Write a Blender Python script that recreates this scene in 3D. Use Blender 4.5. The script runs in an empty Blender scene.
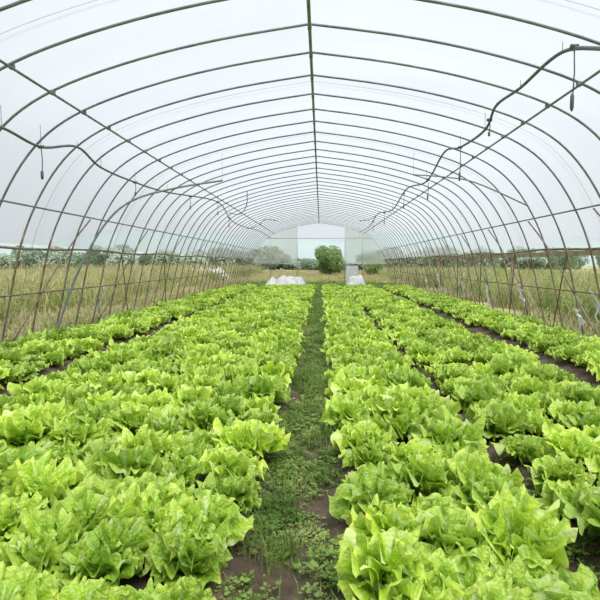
import bpy, math, random, bmesh
from mathutils import Vector, noise, Matrix
random.seed(7)
R=random.random
U=random.uniform
sc=bpy.context.scene
try:
    sc.view_settings.view_transform='Standard'
    sc.view_settings.look='None'
except Exception: pass

# ---------------------------------------------------------------- materials
def mat(name):
    m=bpy.data.materials.new(name); m.use_nodes=True
    nt=m.node_tree; nt.nodes.clear()
    out=nt.nodes.new('ShaderNodeOutputMaterial')
    return m,nt,out
def N(nt,t,**k):
    n=nt.nodes.new(t)
    for a,b in k.items(): setattr(n,a,b)
    return n
def ramp(nt,stops):
    r=nt.nodes.new('ShaderNodeValToRGB')
    e=r.color_ramp.elements
    while len(e)<len(stops): e.new(0.5)
    for x,(p,c) in zip(e,stops):
        x.position=p; x.color=(c[0],c[1],c[2],1)
    return r
def noise_mat(name,stops,scale,rough=0.8,bump=0.0,detail=6,metal=0,transl=0.0,bscale=None,rnd=0.0,world=False):
    m,nt,out=mat(name); L=nt.links
    tc=N(nt,'ShaderNodeTexCoord')
    src=tc.outputs['Object']
    if world:
        gm=N(nt,'ShaderNodeNewGeometry'); src=gm.outputs['Position']
    nz=N(nt,'ShaderNodeTexNoise'); nz.inputs['Scale'].default_value=scale; nz.inputs['Detail'].default_value=detail
    L.new(src,nz.inputs['Vector'])
    r=ramp(nt,stops); L.new(nz.outputs['Fac'],r.inputs['Fac'])
    col=r.outputs['Color']
    if rnd>0:
        oi=N(nt,'ShaderNodeObjectInfo'); hs=N(nt,'ShaderNodeHueSaturation')
        mr=N(nt,'ShaderNodeMapRange'); mr.inputs[3].default_value=1-rnd; mr.inputs[4].default_value=1+rnd
        L.new(oi.outputs['Random'],mr.inputs[0]); L.new(mr.outputs[0],hs.inputs['Value']); L.new(col,hs.inputs['Color']); col=hs.outputs['Color']
    b=N(nt,'ShaderNodeBsdfPrincipled'); b.inputs['Roughness'].default_value=rough; b.inputs['Metallic'].default_value=metal
    L.new(col,b.inputs['Base Color'])
    if bump>0:
        n2=N(nt,'ShaderNodeTexNoise'); n2.inputs['Scale'].default_value=bscale or scale*4; n2.inputs['Detail'].default_value=8
        L.new(src,n2.inputs['Vector'])
        bp=N(nt,'ShaderNodeBump'); bp.inputs['Strength'].default_value=bump; bp.inputs['Distance'].default_value=0.02
        L.new(n2.outputs['Fac'],bp.inputs['Height']); L.new(bp.outputs['Normal'],b.inputs['Normal'])
    if transl>0:
        t=N(nt,'ShaderNodeBsdfTranslucent'); L.new(col,t.inputs['Color'])
        mx=N(nt,'ShaderNodeMixShader'); mx.inputs[0].default_value=transl
        L.new(b.outputs[0],mx.inputs[1]); L.new(t.outputs[0],mx.inputs[2]); L.new(mx.outputs[0],out.inputs['Surface'])
    else: L.new(b.outputs[0],out.inputs['Surface'])
    return m

def lettuce_material():
    m,nt,out=mat('lettuce_leaf'); L=nt.links
    uv=N(nt,'ShaderNodeUVMap'); uv.uv_map='UVMap'
    sep=N(nt,'ShaderNodeSeparateXYZ'); L.new(uv.outputs['UV'],sep.inputs[0])
    tc=N(nt,'ShaderNodeTexCoord')
    oi=N(nt,'ShaderNodeObjectInfo')
    r=ramp(nt,[(0.0,(0.60,0.70,0.27)),(0.2,(0.31,0.48,0.045)),(0.55,(0.31,0.52,0.020)),(0.82,(0.48,0.68,0.045)),(1.0,(0.70,0.84,0.15))])
    L.new(sep.outputs['Y'],r.inputs['Fac'])
    nz=N(nt,'ShaderNodeTexNoise'); nz.inputs['Scale'].default_value=22; nz.inputs['Detail'].default_value=5
    L.new(tc.outputs['Object'],nz.inputs['Vector'])
    r2=ramp(nt,[(0.3,(0.55,0.73,0.5)),(0.68,(1.12,1.08,1.1))])
    L.new(nz.outputs['Fac'],r2.inputs['Fac'])
    mul=N(nt,'ShaderNodeMixRGB',blend_type='MULTIPLY'); mul.inputs[0].default_value=1
    L.new(r.outputs[0],mul.inputs[1]); L.new(r2.outputs[0],mul.inputs[2])
    a=N(nt,'ShaderNodeMath',operation='SUBTRACT'); a.inputs[1].default_value=0.5; L.new(sep.outputs['X'],a.inputs[0])
    ab=N(nt,'ShaderNodeMath',operation='ABSOLUTE'); L.new(a.outputs[0],ab.inputs[0])
    rr=ramp(nt,[(0.0,(1,1,1)),(0.018,(0.8,0.8,0.8)),(0.045,(0,0,0))]); L.new(ab.outputs[0],rr.inputs['Fac'])
    wv=N(nt,'ShaderNodeMath',operation='MULTIPLY'); wv.inputs[1].default_value=75; L.new(sep.outputs['X'],wv.inputs[0])
    sn=N(nt,'ShaderNodeMath',operation='SINE'); L.new(wv.outputs[0],sn.inputs[0])
    rv=ramp(nt,[(0.86,(0,0,0)),(1.0,(0.5,0.5,0.5))]); L.new(sn.outputs[0],rv.inputs['Fac'])
    mxv=N(nt,'ShaderNodeMath',operation='MAXIMUM'); L.new(rr.outputs[0],mxv.inputs[0]); L.new(rv.outputs[0],mxv.inputs[1])
    vm=N(nt,'ShaderNodeMixRGB'); vm.inputs[2].default_value=(0.68,0.81,0.31,1)
    L.new(mxv.outputs[0],vm.inputs[0]); L.new(mul.outputs[0],vm.inputs[1])
    hs=N(nt,'ShaderNodeHueSaturation')
    mr=N(nt,'ShaderNodeMapRange'); mr.inputs[3].default_value=0.76; mr.inputs[4].default_value=1.14
    L.new(oi.outputs['Random'],mr.inputs[0]); L.new(mr.outputs[0],hs.inputs['Value'])
    mh=N(nt,'ShaderNodeMapRange'); mh.inputs[3].default_value=0.513; mh.inputs[4].default_value=0.494
    L.new(oi.outputs['Random'],mh.inputs[0]); L.new(mh.outputs[0],hs.inputs['Hue'])
    L.new(vm.outputs[0],hs.inputs['Color'])
    b=N(nt,'ShaderNodeBsdfPrincipled'); b.inputs['Roughness'].default_value=0.44
    L.new(hs.outputs[0],b.inputs['Base Color'])
    vo=N(nt,'ShaderNodeTexVoronoi'); vo.inputs['Scale'].default_value=75; L.new(tc.outputs['Object'],vo.inputs['Vector'])
    bp=N(nt,'ShaderNodeBump'); bp.inputs['Strength'].default_value=0.7; bp.inputs['Distance'].default_value=0.006
    L.new(vo.outputs['Distance'],bp.inputs['Height']); L.new(bp.outputs[0],b.inputs['Normal'])
    t=N(nt,'ShaderNodeBsdfTranslucent'); L.new(hs.outputs[0],t.inputs['Color'])
    mx=N(nt,'ShaderNodeMixShader'); mx.inputs[0].default_value=0.26
    L.new(b.outputs[0],mx.inputs[1]); L.new(t.outputs[0],mx.inputs[2]); L.new(mx.outputs[0],out.inputs['Surface'])
    return m

def film_material(name,transp,col,streak=0.12):
    m,nt,out=mat(name); L=nt.links
    tc=N(nt,'ShaderNodeTexCoord')
    mp=N(nt,'ShaderNodeMapping'); mp.inputs['Scale'].default_value=(0.5,1.6,0.5); L.new(tc.outputs['Object'],mp.inputs['Vector'])
    nz=N(nt,'ShaderNodeTexNoise'); nz.inputs['Scale'].default_value=0.9; nz.inputs['Detail'].default_value=6
    L.new(mp.outputs[0],nz.inputs['Vector'])
    mr=N(nt,'ShaderNodeMapRange'); mr.inputs[1].default_value=.3; mr.inputs[2].default_value=.7; mr.inputs[3].default_value=transp-streak; mr.inputs[4].default_value=transp+streak
    L.new(nz.outputs['Fac'],mr.inputs[0])
    t=N(nt,'ShaderNodeBsdfTranslucent'); t.inputs['Color'].default_value=(*col,1)
    p=N(nt,'ShaderNodeBsdfTransparent'); p.inputs['Color'].default_value=(0.98,0.99,1,1)
    mx=N(nt,'ShaderNodeMixShader')
    L.new(mr.outputs[0],mx.inputs[0]); L.new(t.outputs[0],mx.inputs[1]); L.new(p.outputs[0],mx.inputs[2])
    L.new(mx.outputs[0],out.inputs['Surface'])
    return m

M_let=lettuce_material()
M_film=film_material('greenhouse_film',0.56,(0.51,0.53,0.555),0.08)
M_clear=film_material('end_wall_film',0.50,(0.80,0.83,0.83),0.1)
M_pipe=noise_mat('painted_pipe',[(0.35,(0.13,0.17,0.17)),(0.65,(0.22,0.26,0.255))],6,0.5,metal=0.2)
M_rust=noise_mat('rusty_pipe',[(0.35,(0.14,0.085,0.055)),(0.65,(0.25,0.20,0.16))],9,0.7,world=True)
M_endp=noise_mat('galvanised_pipe',[(0.35,(0.34,0.37,0.37)),(0.65,(0.46,0.49,0.49))],6,0.5,metal=0.2)
M_hose=noise_mat('black_hose',[(0.3,(0.06,0.085,0.08)),(0.7,(0.12,0.15,0.14))],10,0.5)
M_rope=noise_mat('rope_strap',[(0.3,(0.2,0.2,0.19)),(0.7,(0.35,0.35,0.33))],10,0.8)
M_soil=noise_mat('soil',[(0.3,(0.05,0.036,0.022)),(0.55,(0.11,0.08,0.052)),(0.75,(0.20,0.155,0.105))],9,0.95,bump=1.0,bscale=45,detail=10)
M_field=noise_mat('field_ground',[(0.3,(0.17,0.22,0.06)),(0.5,(0.28,0.29,0.11)),(0.7,(0.40,0.32,0.19))],0.5,0.95,bump=0.6,bscale=5)
M_weed=noise_mat('weed_leaf',[(0.3,(0.11,0.22,0.03)),(0.5,(0.20,0.32,0.055)),(0.7,(0.36,0.42,0.13))],4,0.6,transl=0.3,rnd=.25,world=True)
M_grass=noise_mat('green_grass',[(0.3,(0.19,0.28,0.06)),(0.7,(0.38,0.46,0.16))],.7,0.7,transl=0.35,rnd=.2,world=True)
M_straw=noise_mat('dry_grass',[(0.3,(0.36,0.32,0.15)),(0.7,(0.60,0.54,0.31))],.7,0.8,transl=0.3,rnd=.15,world=True)
M_bush=noise_mat('bush_leaf',[(0.3,(0.12,0.20,0.06)),(0.7,(0.26,0.37,0.13))],2,0.7,transl=0.3)
M_bark=noise_mat('bark',[(0.3,(0.08,0.06,0.04)),(0.7,(0.16,0.12,0.08))],8,0.9)
M_tree=noise_mat('distant_trees',[(0.3,(0.30,0.39,0.29)),(0.7,(0.42,0.50,0.39))],0.25,0.9,transl=.25,rnd=.15)  # distance haze painted into the pale leaf colour
M_hill=noise_mat('distant_hill',[(0.3,(0.25,0.32,0.32)),(0.7,(0.31,0.38,0.37))],0.03,1.0)  # pale blue-grey base colour stands in for haze over the hill
M_white=noise_mat('white_plastic',[(0.3,(0.62,0.64,0.64)),(0.7,(0.80,0.81,0.80))],3,0.4,bump=0.5,transl=0.3)
M_wood=noise_mat('weathered_wood',[(0.3,(0.26,0.20,0.14)),(0.7,(0.46,0.38,0.28))],5,0.85,bump=0.4)

# ---------------------------------------------------------------- helpers
def link(o,parent=None):
    sc.collection.objects.link(o)
    if parent: o.parent=parent
    return o
def mk(name,V,F,mats,parent=None,smooth=True,mi=None,uvs=None):
    me=bpy.data.meshes.new(name); me.from_pydata([tuple(v) for v in V],[],F)
    for m in (mats if isinstance(mats,list) else [mats]): me.materials.append(m)
    if smooth: me.polygons.foreach_set('use_smooth',[True]*len(F))
    if mi: me.polygons.foreach_set('material_index',mi)
    if uvs:
        ul=me.uv_layers.new(name='UVMap')
        li=[0]*len(me.loops); me.loops.foreach_get('vertex_index',li)
        flat=[]
        for i in li: flat+=uvs[i]
        ul.data.foreach_set('uv',flat)
    me.update()
    o=bpy.data.objects.new(name,me); return link(o,parent)
def empty(name,loc=(0,0,0)):
    e=bpy.data.objects.new(name,None); e.location=loc; e.empty_display_size=0.2; return link(e)
def tube(V,F,pts,r,n=8,cap=True):
    pts=[Vector(p) for p in pts]; b=len(V)
    prev=None
    for i,p in enumerate(pts):
        t=(pts[min(i+1,len(pts)-1)]-pts[max(i-1,0)]).normalized()
        if prev is None:
            up=Vector((0,0,1)) if abs(t.z)<0.9 else Vector((0,1,0))
            a=t.cross(up).normalized()
        else:
            a=(prev-t*prev.dot(t)).normalized()
        prev=a; c=t.cross(a)
        rr=r[i] if isinstance(r,(list,tuple)) else r
        for k in range(n):
            an=2*math.pi*k/n
            V.append(p+a*math.cos(an)*rr+c*math.sin(an)*rr)
    for i in range(len(pts)-1):
        for k in range(n):
            k2=(k+1)%n
            F.append((b+i*n+k,b+i*n+k2,b+(i+1)*n+k2,b+(i+1)*n+k))
    if cap:
        F.append(tuple(b+k for k in range(n))[::-1]); e=b+(len(pts)-1)*n
        F.append(tuple(e+k for k in range(n)))
def smooth_pts(pts,sub=6):
    P=[Vector(p) for p in pts]; out=[]
    for i in range(len(P)-1):
        p0=P[max(i-1,0)];p1=P[i];p2=P[i+1];p3=P[min(i+2,len(P)-1)]
        for k in range(sub):
            t=k/sub
            out.append(0.5*((2*p1)+(p2-p0)*t+(2*p0-5*p1+4*p2-p3)*t*t+(-p0+3*p1-3*p2+p3)*t**3))
    out.append(P[-1]); return out
def box(V,F,x0,x1,y0,y1,z0,z1):
    b=len(V)
    for z in (z0,z1):
        for x,y in ((x0,y0),(x1,y0),(x1,y1),(x0,y1)): V.append(Vector((x,y,z)))
    F+= [(b+3,b+2,b+1,b),(b+4,b+5,b+6,b+7),(b,b+1,b+5,b+4),(b+1,b+2,b+6,b+5),(b+2,b+3,b+7,b+6),(b+3,b,b+4,b+7)]

# ---------------------------------------------------------------- profile
half=[(4.2,-0.05),(4.02,0.7),(3.84,1.4),(3.6,1.95),(3.3,2.4),(2.95,2.72),(2.45,2.97),(1.7,3.20),(0.9,3.37),(0.0,3.50)]
prof_r=smooth_pts([(x,0,z) for x,z in half],4)
prof_full=[Vector((-p.x,0,p.z)) for p in prof_r]+[p for p in reversed(prof_r)][1:]
def prof_z(x):
    x=abs(x)
    for a,b in zip(prof_r,prof_r[1:]):
        if b.x<=x<=a.x:
            t=(x-b.x)/max(1e-6,a.x-b.x); return b.z+(a.z-b.z)*t
    return 0 if x>3 else 3.5
def prof_x(z):
    for a,b in zip(prof_r,prof_r[1:]):
        if a.z<=z<=b.z:
            t=(z-a.z)/max(1e-6,b.z-a.z); return a.x+(b.x-a.x)*t
    return 0
S=0.65; Y0=4.93; END=Y0+36*S
ribs=[Y0+S*k for k in range(-9,37)]

frame=empty('greenhouse_frame')
V,F=[],[]; V2,F2=[],[]
for y in ribs:
    j=U(-0.02,0.02)
    up=[Vector((p.x,y+j,p.z)) for p in prof_full if p.z>=1.38]
    tube(V,F,up,0.013,8)
    for s in(-1,1):
        lo=[Vector((s*p.x,y+j,p.z)) for p in prof_r if p.z<=1.6]
        tube(V2,F2,lo,0.0145,8)
mk('arch_ribs',V,F,M_pipe,frame); mk('arch_legs',V2,F2,M_rust,frame)
V,F=[],[]
ys=[ribs[0]-0.1+i*(END-ribs[0]+0.2)/40 for i in range(41)]
tube(V,F,[(0,y,3.47) for y in ys],0.0175)
for s in(-1,1):
    tube(V,F,[(s*2.62,y,prof_z(2.62)-0.028) for y in ys],0.013)
    tube(V,F,[(s*(prof_x(1.88)-0.02),y,1.88) for y in ys],0.012)
mk('purlins',V,F,M_pipe,frame)
V,F=[],[]
for s in(-1,1):
    tube(V,F,[(s*(prof_x(1.36)+0.035),y,1.36+0.02*math.sin(y*1.7)) for y in ys],0.018)
    tube(V,F,[(s*(prof_x(0.72)-0.028),y,0.72) for y in ys],0.012)
mk('side_rails',V,F,M_rust,frame)
V,F=[],[]
for y in ribs:
    for x,z in((0,3.478),(2.62,prof_z(2.62)-0.012),(-2.62,prof_z(2.62)-0.012)):
        box(V,F,x-0.02,x+0.02,y-0.018,y+0.018,z-0.025,z+0.02)
mk('pipe_clamps',V,F,M_pipe,frame,smooth=False)
V,F=[],[]
for s in(-1,1):
    y=1.2
    while y<END-3:
        pts=[]
        for i in range(9):
            t=i/8; z=0.05+t*1.8
            pts.append((s*(prof_x(z)-0.035),y+t*1.3,z))
        tube(V,F,pts,0.011,6)
        if s>0 or int(y)%2:
            pts=[]
            for i in range(9):
                t=i/8; z=0.05+t*1.3
                pts.append((s*(prof_x(z)-0.03),y+1.4-t*1.0,z))
            tube(V,F,pts,0.010,6)
        y+=2.6 if s<0 else 1.95
mk('diagonal_braces',V,F,M_rust,frame)
V,F=[],[]
tube(V,F,smooth_pts([(-4.0,7.2,0.0),(-3.75,7.4,0.9),(-3.4,7.7,1.75),(-3.02,8.0,2.2),(-2.4,8.5,2.48),(-1.72,9.0,2.68)],5),0.018)
tube(V,F,smooth_pts([(1.79,9.0,2.76),(2.3,8.8,2.68),(2.76,8.5,2.53),(3.46,8.0,2.07)],5),0.012)
tube(V,F,[(-1.72,9.0,2.66),(-1.72,9.0,3.18)],0.0025,6)
tube(V,F,[(1.8,9.0,2.74),(1.8,9.0,3.17)],0.0025,6)
mk('curved_tie_bars',V,F,M_pipe,frame)

# ---------------------------------------------------------------- film cover
up=[p for p in prof_full if p.z>=1.34]
V,F=[],[]; n=len(up)
fy=[ribs[0]-0.1+i*(END+0.1-ribs[0])/230 for i in range(231)]
for y in fy:
    ph=((y-Y0)/S)%1
    sag=0.012*math.sin(math.pi*ph)
    for p in up:
        nrm=Vector((p.x/4,0,(p.z-1.3)/2.2)).normalized()
        q=Vector((p.x,y,p.z))+nrm*(0.026-sag+0.008*noise.noise(Vector((p.x*2,y*2,p.z*2))))
        V.append(q)
for i in range(len(fy)-1):
    for k in range(n-1): F.append((i*n+k,i*n+k+1,(i+1)*n+k+1,(i+1)*n+k))
mk('greenhouse_plastic_cover',V,F,M_film,frame)
V,F=[],[]
for y in ribs[3::4]:
    tube(V,F,[(p.x*1.012,y+S*0.5,p.z*1.006+0.03) for p in prof_full],0.004,4)
mk('cover_hold_down_straps',V,F,M_rope,frame)

# ---------------------------------------------------------------- end wall
ew=empty('greenhouse_end_wall',(0,0,0))
V,F=[],[]
YE=END
for x in(-2.85,-1.28,1.52,2.55): tube(V,F,[(x,YE,0),(x,YE,prof_z(x))],0.02)
tube(V,F,[(-3.1,YE,2.6),(3.1,YE,2.6)],0.018); tube(V,F,[(-4.0,YE,1.1),(-1.28,YE,1.1)],0.016); tube(V,F,[(1.52,YE,1.1),(4.0,YE,1.1)],0.016)
mk('end_wall_posts',V,F,M_endp,ew)
def panel(name,x0,x1,zb,zt,m):
    V,F=[],[]; k=14
    for i in range(k+1):
        x=x0+(x1-x0)*i/k; top=min(zt,prof_z(x)); bot=min(zb,top)
        V.append((x,YE+0.03+0.02*math.sin(i*2.1),bot)); V.append((x,YE+0.03+0.02*math.sin(i*2.1+1),top))
    for i in range(k): F.append((2*i,2*i+2,2*i+3,2*i+1))
    mk(name,V,F,m,ew)
panel('film_left',-4.1,-1.28,1.15,9,M_clear); panel('film_right',1.52,4.1,1.1,9,M_clear)
panel('door_flap',1.6,2.3,0.05,1.0,M_white)

# ---------------------------------------------------------------- hoses
hose=empty('irrigation_hose')
V,F=[],[]
lp=[(-2.95,2.6,2.62),(-2.98,3.8,2.42),(-3.0,4.67,2.47),(-3.0,5.33,2.44),(-2.98,6.1,2.62),(-3.0,6.8,2.5),(-3.0,8.05,2.5),(-2.95,9.6,2.56),(-2.65,12.9,2.78),(-2.8,15.5,2.55),(-2.95,18.5,2.58),(-2.8,23,2.66),(-2.8,28,2.6)]
rp=[(2.35,2.3,2.7),(2.2,3.0,2.6),(2.2,3.58,2.66),(2.2,4.4,2.97),(2.2,5.28,2.98),(2.2,5.98,3.02),(2.2,6.36,2.84),(2.2,7.45,2.88),(2.2,8.4,3.02),(2.25,10,2.8),(2.2,12,2.95),(2.3,15,2.78),(2.2,18,2.95),(2.3,22,2.8),(2.3,28,2.9)]
tube(V,F,smooth_pts(lp,8),0.015); tube(V,F,smooth_pts(rp,8),0.016)
tube(V,F,smooth_pts([(-1.9,13.2,3.1),(-1.95,13.4,2.75),(-2.2,13.8,2.55),(-2.6,14.2,2.62)],6),0.011)
tube(V,F,smooth_pts([(-1.5,18,2.72),(-2.0,18.2,2.78),(-2.3,18.6,2.6),(-2.8,19,2.5)],6),0.011)
tube(V,F,smooth_pts([(1.45,17,2.62),(1.8,17.2,2.68),(2.1,17.6,2.86),(2.2,18,2.95)],6),0.011)
mk('hose_lines',V,F,M_hose,hose)
V,F=[],[]
def hanger(x,y,z):
    tube(V,F,[(x,y,z),(x,y,prof_z(x))],0.003,6)
def drop(x,y,z,l):
    tube(V,F,[(x,y,z),(x+0.01,y,z-l*0.4),(x,y,z-l)],0.006,6)
    tube(V,F,[(x,y,z-l*0.72),(x,y,z-l*0.76),(x,y,z-l*0.95),(x,y,z-l)],[0.008,0.016,0.016,0.006],8)
    tube(V,F,[(x-0.03,y,z-0.0),(x+0.03,y,z-0.0)],0.02,8)
for x,y,z,l in((-3.0,5.33,2.44,0.36),(-3.0,8.05,2.5,0.22),(-2.85,10.9,2.66,0.3),(-2.65,12.9,2.78,.35),(-2.75,15.0,2.56,0.3),(2.2,4.2,2.93,0.52),(2.2,6.2,2.92,0.2),(2.2,7.45,2.88,0.5),(2.24,9.8,2.81,0.4),(2.22,12.5,2.92,0.4),(2.25,16.5,2.85,0.4),(2.25,20,2.85,0.4)):
    drop(x,y,z,l)
for p in lp[1:]+rp[1:]: hanger(*p)
mk('sprinkler_drops',V,F,M_hose,hose)

# ---------------------------------------------------------------- ground
V,F=[],[]
beds=[(-2.2,-0.20),(-3.6,-2.66),(0.26,0.98),(1.16,2.32),(2.80,3.65)]
def gz(x,y):
    h=0.02*noise.noise(Vector((x*2.2,y*2.2,0)))+0.012*noise.noise(Vector((x*9,y*9,3)))
    b=-0.0
    for a,c in beds:
        d=min(x-a,c-x)
        if d>-0.12: b=max(b,0.06*min(1,max(0,(d+0.12)/0.16)))
    if y>20.6: b*=max(0,1-(y-20.6)/0.5)
    return h*1.0+b-0.005
nx,ny=200,460
for j in range(ny+1):
    y=0.3+28.2*(j/ny)**1.5
    for i in range(nx+1):
        x=-4.4+8.8*i/nx; V.append((x,y,gz(x,y)+.012*noise.noise(Vector((x*24,y*24,1)))))
for j in range(ny):
    for i in range(nx):
        a=j*(nx+1)+i; F.append((a,a+1,a+nx+2,a+nx+1))
mk('soil_floor',V,F,M_soil)
mk('ground',[(-260,-30,-0.06),(260,-30,-0.06),(260,260,-0.06),(-260,260,-0.06)],[(0,1,2,3)],M_field)

# ---------------------------------------------------------------- lettuce
def lettuce_mesh(idx):
    rnd=random.Random(100+idx)
    V,F,UV=[],[],[]
    nl=rnd.randint(15,20)
    NT,NR=51,15
    az=rnd.uniform(0,6.28)
    for l in range(nl):
        f=l/(nl-1)
        az+=2.399+rnd.uniform(-.4,.4)
        Ln=(0.208-0.06*f)*rnd.uniform(0.70,1.13)
        e0=math.radians(45+38*f+rnd.uniform(-10,10))
        e1=math.radians(-25+62*f+rnd.uniform(-34,28))
        lat=rnd.uniform(0.68,0.95); cup=rnd.uniform(-0.4,0.7)+0.25*f
        A=rnd.uniform(1.25,1.55)
        p1,p2,p3,p4=[rnd.uniform(0,6.28) for _ in range(4)]
        k1=rnd.uniform(6,9); k2=rnd.uniform(13,18); k3=rnd.uniform(27,36); am=rnd.uniform(0.095,0.15)
        tw=rnd.uniform(-0.6,0.6)
        K=24; rho=0.012+0.014*(1-f); z=0.01+0.02*f
        tab=[(rho,z,e0)]
        for k in range(1,K*2):
            t=k/K; ph=e0-(e0-e1)*min(t,1.3)**1.8
            rho+=math.cos(ph)*Ln/K; z+=math.sin(ph)*Ln/K; tab.append((rho,z,ph))
        b=len(V); ca,sa=math.cos(az),math.sin(az)
        for i in range(NT):
            s=-1+2*i/(NT-1); th=s*A
            Rr=Ln*(0.97-0.10*s*s+0.05*math.sin(s*6+p3)+0.04*math.sin(s*15+p4)+0.028*math.sin(s*29+p1))
            for j in range(NR):
                r=(j/(NR-1))**0.85
                lx=lat*Rr*r*math.sin(th)*(0.2+0.8*r)
                ly=Rr*r*(math.cos(th)*0.76+0.24)
                t=max(0,ly/Ln)*K; k=int(t); fr=t-k
                a0=tab[k];a1=tab[k+1]
                rh=a0[0]+(a1[0]-a0[0])*fr; zz=a0[1]+(a1[1]-a0[1])*fr; ph=a0[2]
                h=cup*lx*lx/Ln
                ru=r**2.2
                h+=ru*Ln*am*(0.8*math.sin(s*k1+p1+r*1.6)+0.95*math.sin(s*k2+p2-r*2)*r+0.6*math.sin(s*k3+p3)*r**3.5)
                h+=0.010*noise.noise(Vector((lx*32+idx*3,ly*32,l*5.1)))*min(1,r*2)+.003*noise.noise(Vector((lx*85+idx*3,ly*85,l*3.1)))
                lx2=lx+ru*Ln*0.07*math.cos(s*k2+p2)+tw*ly*0.3
                x=rh-math.sin(ph)*h; z2=zz+math.cos(ph)*h
                V.append((ca*x-sa*lx2, sa*x+ca*lx2, max(0.0,z2)))
                UV.append((0.5+0.5*s,r))
        for i in range(NT-1):
            for j in range(NR-1):
                a=b+i*NR+j; F.append((a,a+1,a+NR+1,a+NR))
    o=mk('lettuce_head_src',V,F,M_let,uvs=UV)
    me=o.data; bpy.data.objects.remove(o); return me
LM=[lettuce_mesh(i) for i in range(14)]
cnt=0
def plant_bed(rows,y0,y1,sp,skip=0.03,scl=1.0):
    global cnt
    e=empty('lettuce_bed',(0,0,0))
    for x in rows:
        y=y0+U(0,sp)
        while y<y1:
            if R()>skip or y<1.8:
                o=bpy.data.objects.new('lettuce_head',random.choice(LM)); link(o,e)
                px=x+U(-.04,.04); py=y+U(-.045,.045)
                s=scl*U(0.76,1.18)
                o.location=(px,py,gz(px,py)-0.008); o.scale=(s,s,s*U(0.90,1.15))
                o.rotation_euler=(U(-.16,.16),U(-.16,.16),U(0,6.28)); cnt+=1
            y+=sp*U(0.9,1.12)
plant_bed([-0.32,-0.58,-0.84,-1.10,-1.37,-1.64,-1.90,-2.10],0.75,20.6,0.235,0.05,.97)
plant_bed([-2.78,-3.03,-3.28,-3.53],2.2,20.6,0.245,0.05,0.92)
plant_bed([0.37,0.60,0.82],0.75,20.6,0.235,0.04,.97)
plant_bed([1.28,1.53,1.79,2.05,2.2],1.0,20.6,0.25,0.12,0.93)
plant_bed([2.92,3.17,3.42,3.6],2.6,20.6,0.245,0.05,0.92)
print('lettuces',cnt)

# ---------------------------------------------------------------- weeds
def weed_mesh(seed,n,sz,blades,bl=(.02,.085)):
    rnd=random.Random(seed); V,F=[],[]
    for _ in range(n):
        a0=rnd.uniform(0,6.28); rr0=sz*1.25*math.sqrt(rnd.random())
        cx,cy=rr0*math.cos(a0),rr0*math.sin(a0); k=rnd.randint(4,8); h=rnd.uniform(0.006,0.035)
        big=rnd.uniform(.7,1.9)
        for q in range(k):
            a=rnd.uniform(0,6.28); l=rnd.uniform(0.007,0.019)*big; w=l*rnd.uniform(0.25,0.45)
            d=Vector((math.cos(a),math.sin(a),rnd.uniform(-.1,.5))).normalized(); s=Vector((-math.sin(a),math.cos(a),0))
            p=Vector((cx,cy,h))+d*0.006; b=len(V)
            V+= [p,p+d*l*.4+s*w,p+d*l,p+d*l*.4-s*w]; F.append((b,b+1,b+2,b+3))
        b=len(V); V+=[Vector((cx-.001,cy,-.01)),Vector((cx+.001,cy,-.01)),Vector((cx+.001,cy,h+.005)),Vector((cx-.001,cy,h+.005))]; F.append((b,b+1,b+2,b+3))
    for _ in range(blades):
        a0=rnd.uniform(0,6.28); rr0=sz*1.3*math.sqrt(rnd.random())
        cx,cy=rr0*math.cos(a0),rr0*math.sin(a0); a=rnd.uniform(0,6.28); l=rnd.uniform(*bl); w=rnd.uniform(.001,.0024)
        d=Vector((math.cos(a),math.sin(a),0)); s=Vector((-math.sin(a),math.cos(a),0)); b=len(V)
        p=Vector((cx,cy,-.01))
        V+=[p-s*w,p+s*w,p+d*l*.25+Vector((0,0,l*.7))+s*w*.8,p+d*l*.25+Vector((0,0,l*.7))-s*w*.8,p+d*l*.7+Vector((0,0,l))]
        F+=[(b,b+1,b+2,b+3),(b+3,b+2,b+4)]
    o=mk('w',V,F,M_weed,smooth=False); me=o.data; bpy.data.objects.remove(o); return me
WM=[weed_mesh(i,55,0.12,50) for i in range(5)]+[weed_mesh(20+i,10,0.08,90,(.04,.14)) for i in range(2)]
pw=empty('path_weeds')
def weed(x,y,s=1):
    o=bpy.data.objects.new('weed_patch',random.choice(WM)); link(o,pw)
    o.location=(x,y,gz(x,y)); o.rotation_euler=(0,0,U(0,6.28)); o.scale=(s,s,s*U(.7,1.3))
y=0.9
while y<27:
    for x in (-0.18,-0.08,0.02,0.12,0.2):
        if noise.noise(Vector((x*5,y*3,0)))>-.22-.05*y and R()<.82: weed(x+U(-.06,.06),y+U(-.08,.08),U(.5,1.15))
    y+=0.12
y=1.2
while y<27:
    for x in(-2.42,2.54,1.07):
        if R()<0.4: weed(x+U(-.08,.08),y,U(.7,1.1))
    for x in(-4.15,-3.95,3.9,4.1):
        if R()<0.8: weed(x+U(-.08,.08),y,U(.9,1.6))
    y+=0.28
for _ in range(600):
    weed(U(-3.8,3.8),U(20.9,27.5),U(1,1.8))

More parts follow.
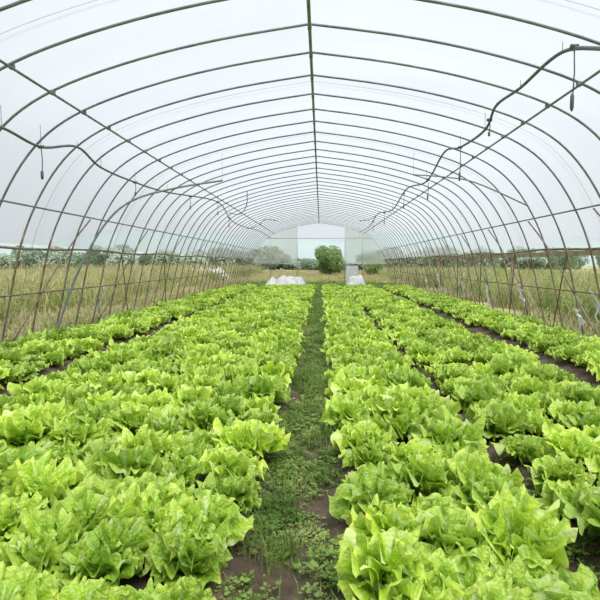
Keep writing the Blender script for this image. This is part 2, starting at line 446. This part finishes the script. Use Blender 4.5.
# ---------------------------------------------------------------- tall grass
def grass_mesh(seed,n,h0,h1,straw):
    rnd=random.Random(seed); V,F,MI=[],[],[]
    for _ in range(n):
        cx,cy=rnd.uniform(-.7,.7),rnd.uniform(-.7,.7); a=rnd.uniform(0,6.28)
        l=rnd.uniform(h0,h1)*rnd.uniform(.6,1); w=rnd.uniform(.004,.010); bend=rnd.uniform(.1,.7)*l
        d=Vector((math.cos(a),math.sin(a),0)); b2=rnd.uniform(0,3.14); s=Vector((math.cos(b2),math.sin(b2),0)); b=len(V)
        m=1 if rnd.random()<straw else 0
        p=Vector((cx,cy,-.06))
        pts=[(0,0,1),(.1,.4,1),(.4,.75,.7),(1,.92,0.1)]
        for t,hh,ww in pts:
            c=p+d*bend*t+Vector((0,0,l*hh)); V.append(c-s*w*ww); V.append(c+s*w*ww)
        for i in range(3): F.append((b+2*i,b+2*i+1,b+2*i+3,b+2*i+2)); MI.append(m)
        if m and rnd.random()<.45:
            b=len(V); c=p+d*bend+Vector((0,0,l*.92))
            V+=[c,c+s*.014+Vector((0,0,.04)),c+d*.02+Vector((0,0,.13)),c-s*.014+Vector((0,0,.04))]; F.append((b,b+1,b+2,b+3)); MI.append(1)
        if not m and rnd.random()<.5:
            for q in range(5):
                aa=rnd.uniform(0,6.28); dd=Vector((math.cos(aa),math.sin(aa),.3)); s2=Vector((-math.sin(aa),math.cos(aa),0)); c=p+d*bend*.2+Vector((0,0,l*rnd.uniform(.3,.8))); b=len(V); ll=rnd.uniform(.04,.09)
                V+=[c,c+dd*ll*.5+s2*ll*.25,c+dd*ll,c+dd*ll*.5-s2*ll*.25]; F.append((b,b+1,b+2,b+3)); MI.append(0)
    o=mk('g',V,F,[M_grass,M_straw],smooth=False,mi=MI); me=o.data; bpy.data.objects.remove(o); return me
GL=[grass_mesh(50+i,420,.45,1.35,(.35,.6,.45,.65)[i]) for i in range(4)]
GR=[grass_mesh(70+i,420,.35,1.2,(.15,.4,.2,.3)[i]) for i in range(4)]
GS=[grass_mesh(90+i,320,.10,.32,.65) for i in range(3)]
meadow=empty('meadow_grass')
def gfield(x0,x1,y0,y1,ms,st,sc0=1.0):
    y=y0
    while y<y1:
        x=x0
        while x<x1:
            if noise.noise(Vector((x*.35,y*.2,5)))>-.32:
                o=bpy.data.objects.new('grass_clump',random.choice(ms)); link(o,meadow)
                o.location=(x+U(-.35,.35),y+U(-.35,.35),0); o.rotation_euler=(0,0,U(0,6.28)); s=sc0*(U(.65,1.0)+.35*noise.noise(Vector((x*.5,y*.3,9)))); o.scale=(1.1,1.1,s)
            x+=st
        y+=st
gfield(-16,-5.6,3,48,GL,.95,1.0)
gfield(5.8,16,3,48,GR,.95,0.95)
gfield(-5.6,-4.7,2,40,GS,.8,1.0)
gfield(4.9,5.8,2,40,GS,.8,1.0)
gfield(-8,9,30,60,GS,1.1,1.3)

# ---------------------------------------------------------------- bush
def foliage(w,h,n,seed,ls=(.05,.1)):
    rnd=random.Random(seed); V,F=[],[]
    blobs=[(rnd.uniform(-.26,.26)*w,rnd.uniform(-.26,.26)*w,h*rnd.uniform(.25,.74),w*rnd.uniform(.22,.3)) for _ in range(14)]
    for _ in range(n):
        bx,by,bz,br=rnd.choice(blobs)
        d=Vector((rnd.gauss(0,1),rnd.gauss(0,1),rnd.gauss(0,1))).normalized()*br*rnd.uniform(.6,1.05)
        c=Vector((bx,by,bz))+d; c.z=max(.05,c.z)
        a=Vector((rnd.gauss(0,1),rnd.gauss(0,1),rnd.gauss(0,1))).normalized(); q=a.orthogonal().normalized(); l=rnd.uniform(*ls)
        b=len(V); V+=[c-a*l,c+q*l*.5,c+a*l,c-q*l*.5]; F.append((b,b+1,b+2,b+3))
    return V,F,blobs
def bush(name,loc,w,h,n,seed):
    e=empty(name,loc); V,F,blobs=foliage(w,h,n,seed)
    mk('leaves',V,F,M_bush,e,smooth=False)
    V,F=[],[]
    for bx,by,bz,br in blobs: tube(V,F,[(0,0,-.06),(bx*.3,by*.3,bz*.5),(bx,by,bz)],[.06,.04,.015],6)
    mk('stems',V,F,M_bark,e)
bush('round_bush',(0.85,40,0),2.6,2.8,9000,1)
bush('shrub',(4.6,42,0),2.0,1.5,3000,2)

# ---------------------------------------------------------------- distance
def ridge(name,y,x0,x1,base,amp,sc_,m,depth,seed):
    V,F=[],[]; n=200
    for i in range(n+1):
        x=x0+(x1-x0)*i/n
        h=base+amp*noise.noise(Vector((x*sc_,seed,0)))+amp*.25*noise.noise(Vector((x*sc_*6,seed,2)))
        V+=[(x,y,-1),(x,y+depth*.35,h*.75),(x,y+depth*.6,h),(x,y+depth,-1)]
    for i in range(n):
        for k in range(3): F.append((4*i+k,4*i+4+k,4*i+5+k,4*i+1+k))
    mk(name,V,F,m)
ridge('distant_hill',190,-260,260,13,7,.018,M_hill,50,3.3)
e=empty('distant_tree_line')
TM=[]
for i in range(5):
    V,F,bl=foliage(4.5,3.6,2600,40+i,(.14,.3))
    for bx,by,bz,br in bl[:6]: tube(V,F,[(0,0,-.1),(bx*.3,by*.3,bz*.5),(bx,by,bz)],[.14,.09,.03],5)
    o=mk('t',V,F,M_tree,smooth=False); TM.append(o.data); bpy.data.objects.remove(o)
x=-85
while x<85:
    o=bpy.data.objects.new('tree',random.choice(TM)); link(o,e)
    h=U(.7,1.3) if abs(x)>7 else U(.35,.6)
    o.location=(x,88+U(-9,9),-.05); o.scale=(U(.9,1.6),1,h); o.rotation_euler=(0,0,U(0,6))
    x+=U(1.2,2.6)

# ---------------------------------------------------------------- white plastics
def sheet(name,x0,x1,y0,y1,h,seed):
    V,F=[],[]; n=36
    for j in range(n+1):
        for i in range(n+1):
            u,v=i/n,j/n; x=x0+(x1-x0)*u; y=y0+(y1-y0)*v
            ed=min(1,6*min(u,1-u))*min(1,5*min(v,1-v))
            z=h*ed*(.75+.5*noise.noise(Vector((x*3,y*3,seed))))+.05*noise.noise(Vector((x*11,y*11,seed)))
            V.append((x+.05*noise.noise(Vector((y*5,seed,x))),y,max(z,0)+.02))
    for j in range(n):
        for i in range(n):
            a=j*(n+1)+i; F.append((a,a+1,a+n+2,a+n+1))
    mk(name,V,F,M_white)
sheet('crumpled_plastic_sheet',-2.7,-0.6,23.6,25.2,.5,1)
sheet('crumpled_plastic_sheet',1.4,2.4,24.4,25.4,.55,2)
sheet('crumpled_plastic_sheet',-9.5,-5.4,29,31,.8,3)
V,F=[],[]
box(V,F,-0.05,0.05,-7,7,-.05,.05)
for yy in(-6.4,-2,2,6.4): box(V,F,-.04,.04,yy-.04,yy+.04,-1.41,-.05)
o=mk('wooden_rail_fence',V,F,M_wood,smooth=False); o.location=(5.4,15.5,1.35)
def scrap(y,z0,z1,w,side=1):
    V,F=[],[]; n=14
    for j in range(n+1):
        z=z0+(z1-z0)*j/n; tp=1-.8*(1-j/n)**2
        for i in range(5):
            V.append((side*(prof_x(z)-.04+.05*noise.noise(Vector((i*.9,j*.5,y)))),y+(i-2)*w/4*tp*(.7+.4*math.sin(j*.9+y))+.06*math.sin(j*.5+y),z))
    for j in range(n):
        for i in range(4): F.append((j*5+i,j*5+i+1,j*5+i+6,j*5+i+5))
    mk('torn_plastic_strip',V,F,M_white,frame)
scrap(6.95,.30,.75,.10); scrap(7.5,.08,.45,.2); scrap(9.5,.3,.75,.12); scrap(11.5,.1,.7,.25); scrap(13.4,.2,.75,.2); scrap(8.9,.2,.7,.10,-1); scrap(16,.1,.8,.3); scrap(18,.1,.7,.3)

# ---------------------------------------------------------------- world + light
w=bpy.data.worlds.new('overcast_sky'); sc.world=w; w.use_nodes=True
nt=w.node_tree; nt.nodes.clear()
o_=nt.nodes.new('ShaderNodeOutputWorld'); bg=nt.nodes.new('ShaderNodeBackground')
tc=nt.nodes.new('ShaderNodeTexCoord'); sp=nt.nodes.new('ShaderNodeSeparateXYZ'); nt.links.new(tc.outputs['Generated'],sp.inputs[0])
nz=nt.nodes.new('ShaderNodeTexNoise'); nz.inputs['Scale'].default_value=2.2; nz.inputs['Detail'].default_value=3
nt.links.new(tc.outputs['Generated'],nz.inputs['Vector'])
ad=nt.nodes.new('ShaderNodeMath'); ad.operation='MULTIPLY_ADD'; ad.inputs[1].default_value=.25; nt.links.new(nz.outputs['Fac'],ad.inputs[0]); nt.links.new(sp.outputs['Z'],ad.inputs[2])
r=ramp(nt,[(0.05,(0.86,0.90,0.93)),(0.35,(0.81,0.86,0.91)),(0.9,(0.83,0.86,0.90))]); nt.links.new(ad.outputs[0],r.inputs['Fac'])
nt.links.new(r.outputs[0],bg.inputs['Color']); bg.inputs['Strength'].default_value=0.92
nt.links.new(bg.outputs[0],o_.inputs[0])
sd=bpy.data.lights.new('soft_sun','SUN'); sd.energy=5.2; sd.angle=math.radians(45); sd.color=(1,.985,.96)
so=bpy.data.objects.new('soft_sun',sd); link(so); so.rotation_euler=(math.radians(20),math.radians(12),0); so.location=(0,0,20)

# ---------------------------------------------------------------- camera
cd=bpy.data.cameras.new('camera'); cd.lens=28.8; cd.sensor_width=36; cd.clip_end=600; cd.clip_start=.05
co=bpy.data.objects.new('camera',cd); link(co)
co.location=(0.12,0,1.15)
co.rotation_euler=(math.radians(90-4.4),0,math.radians(2.5))
sc.camera=co
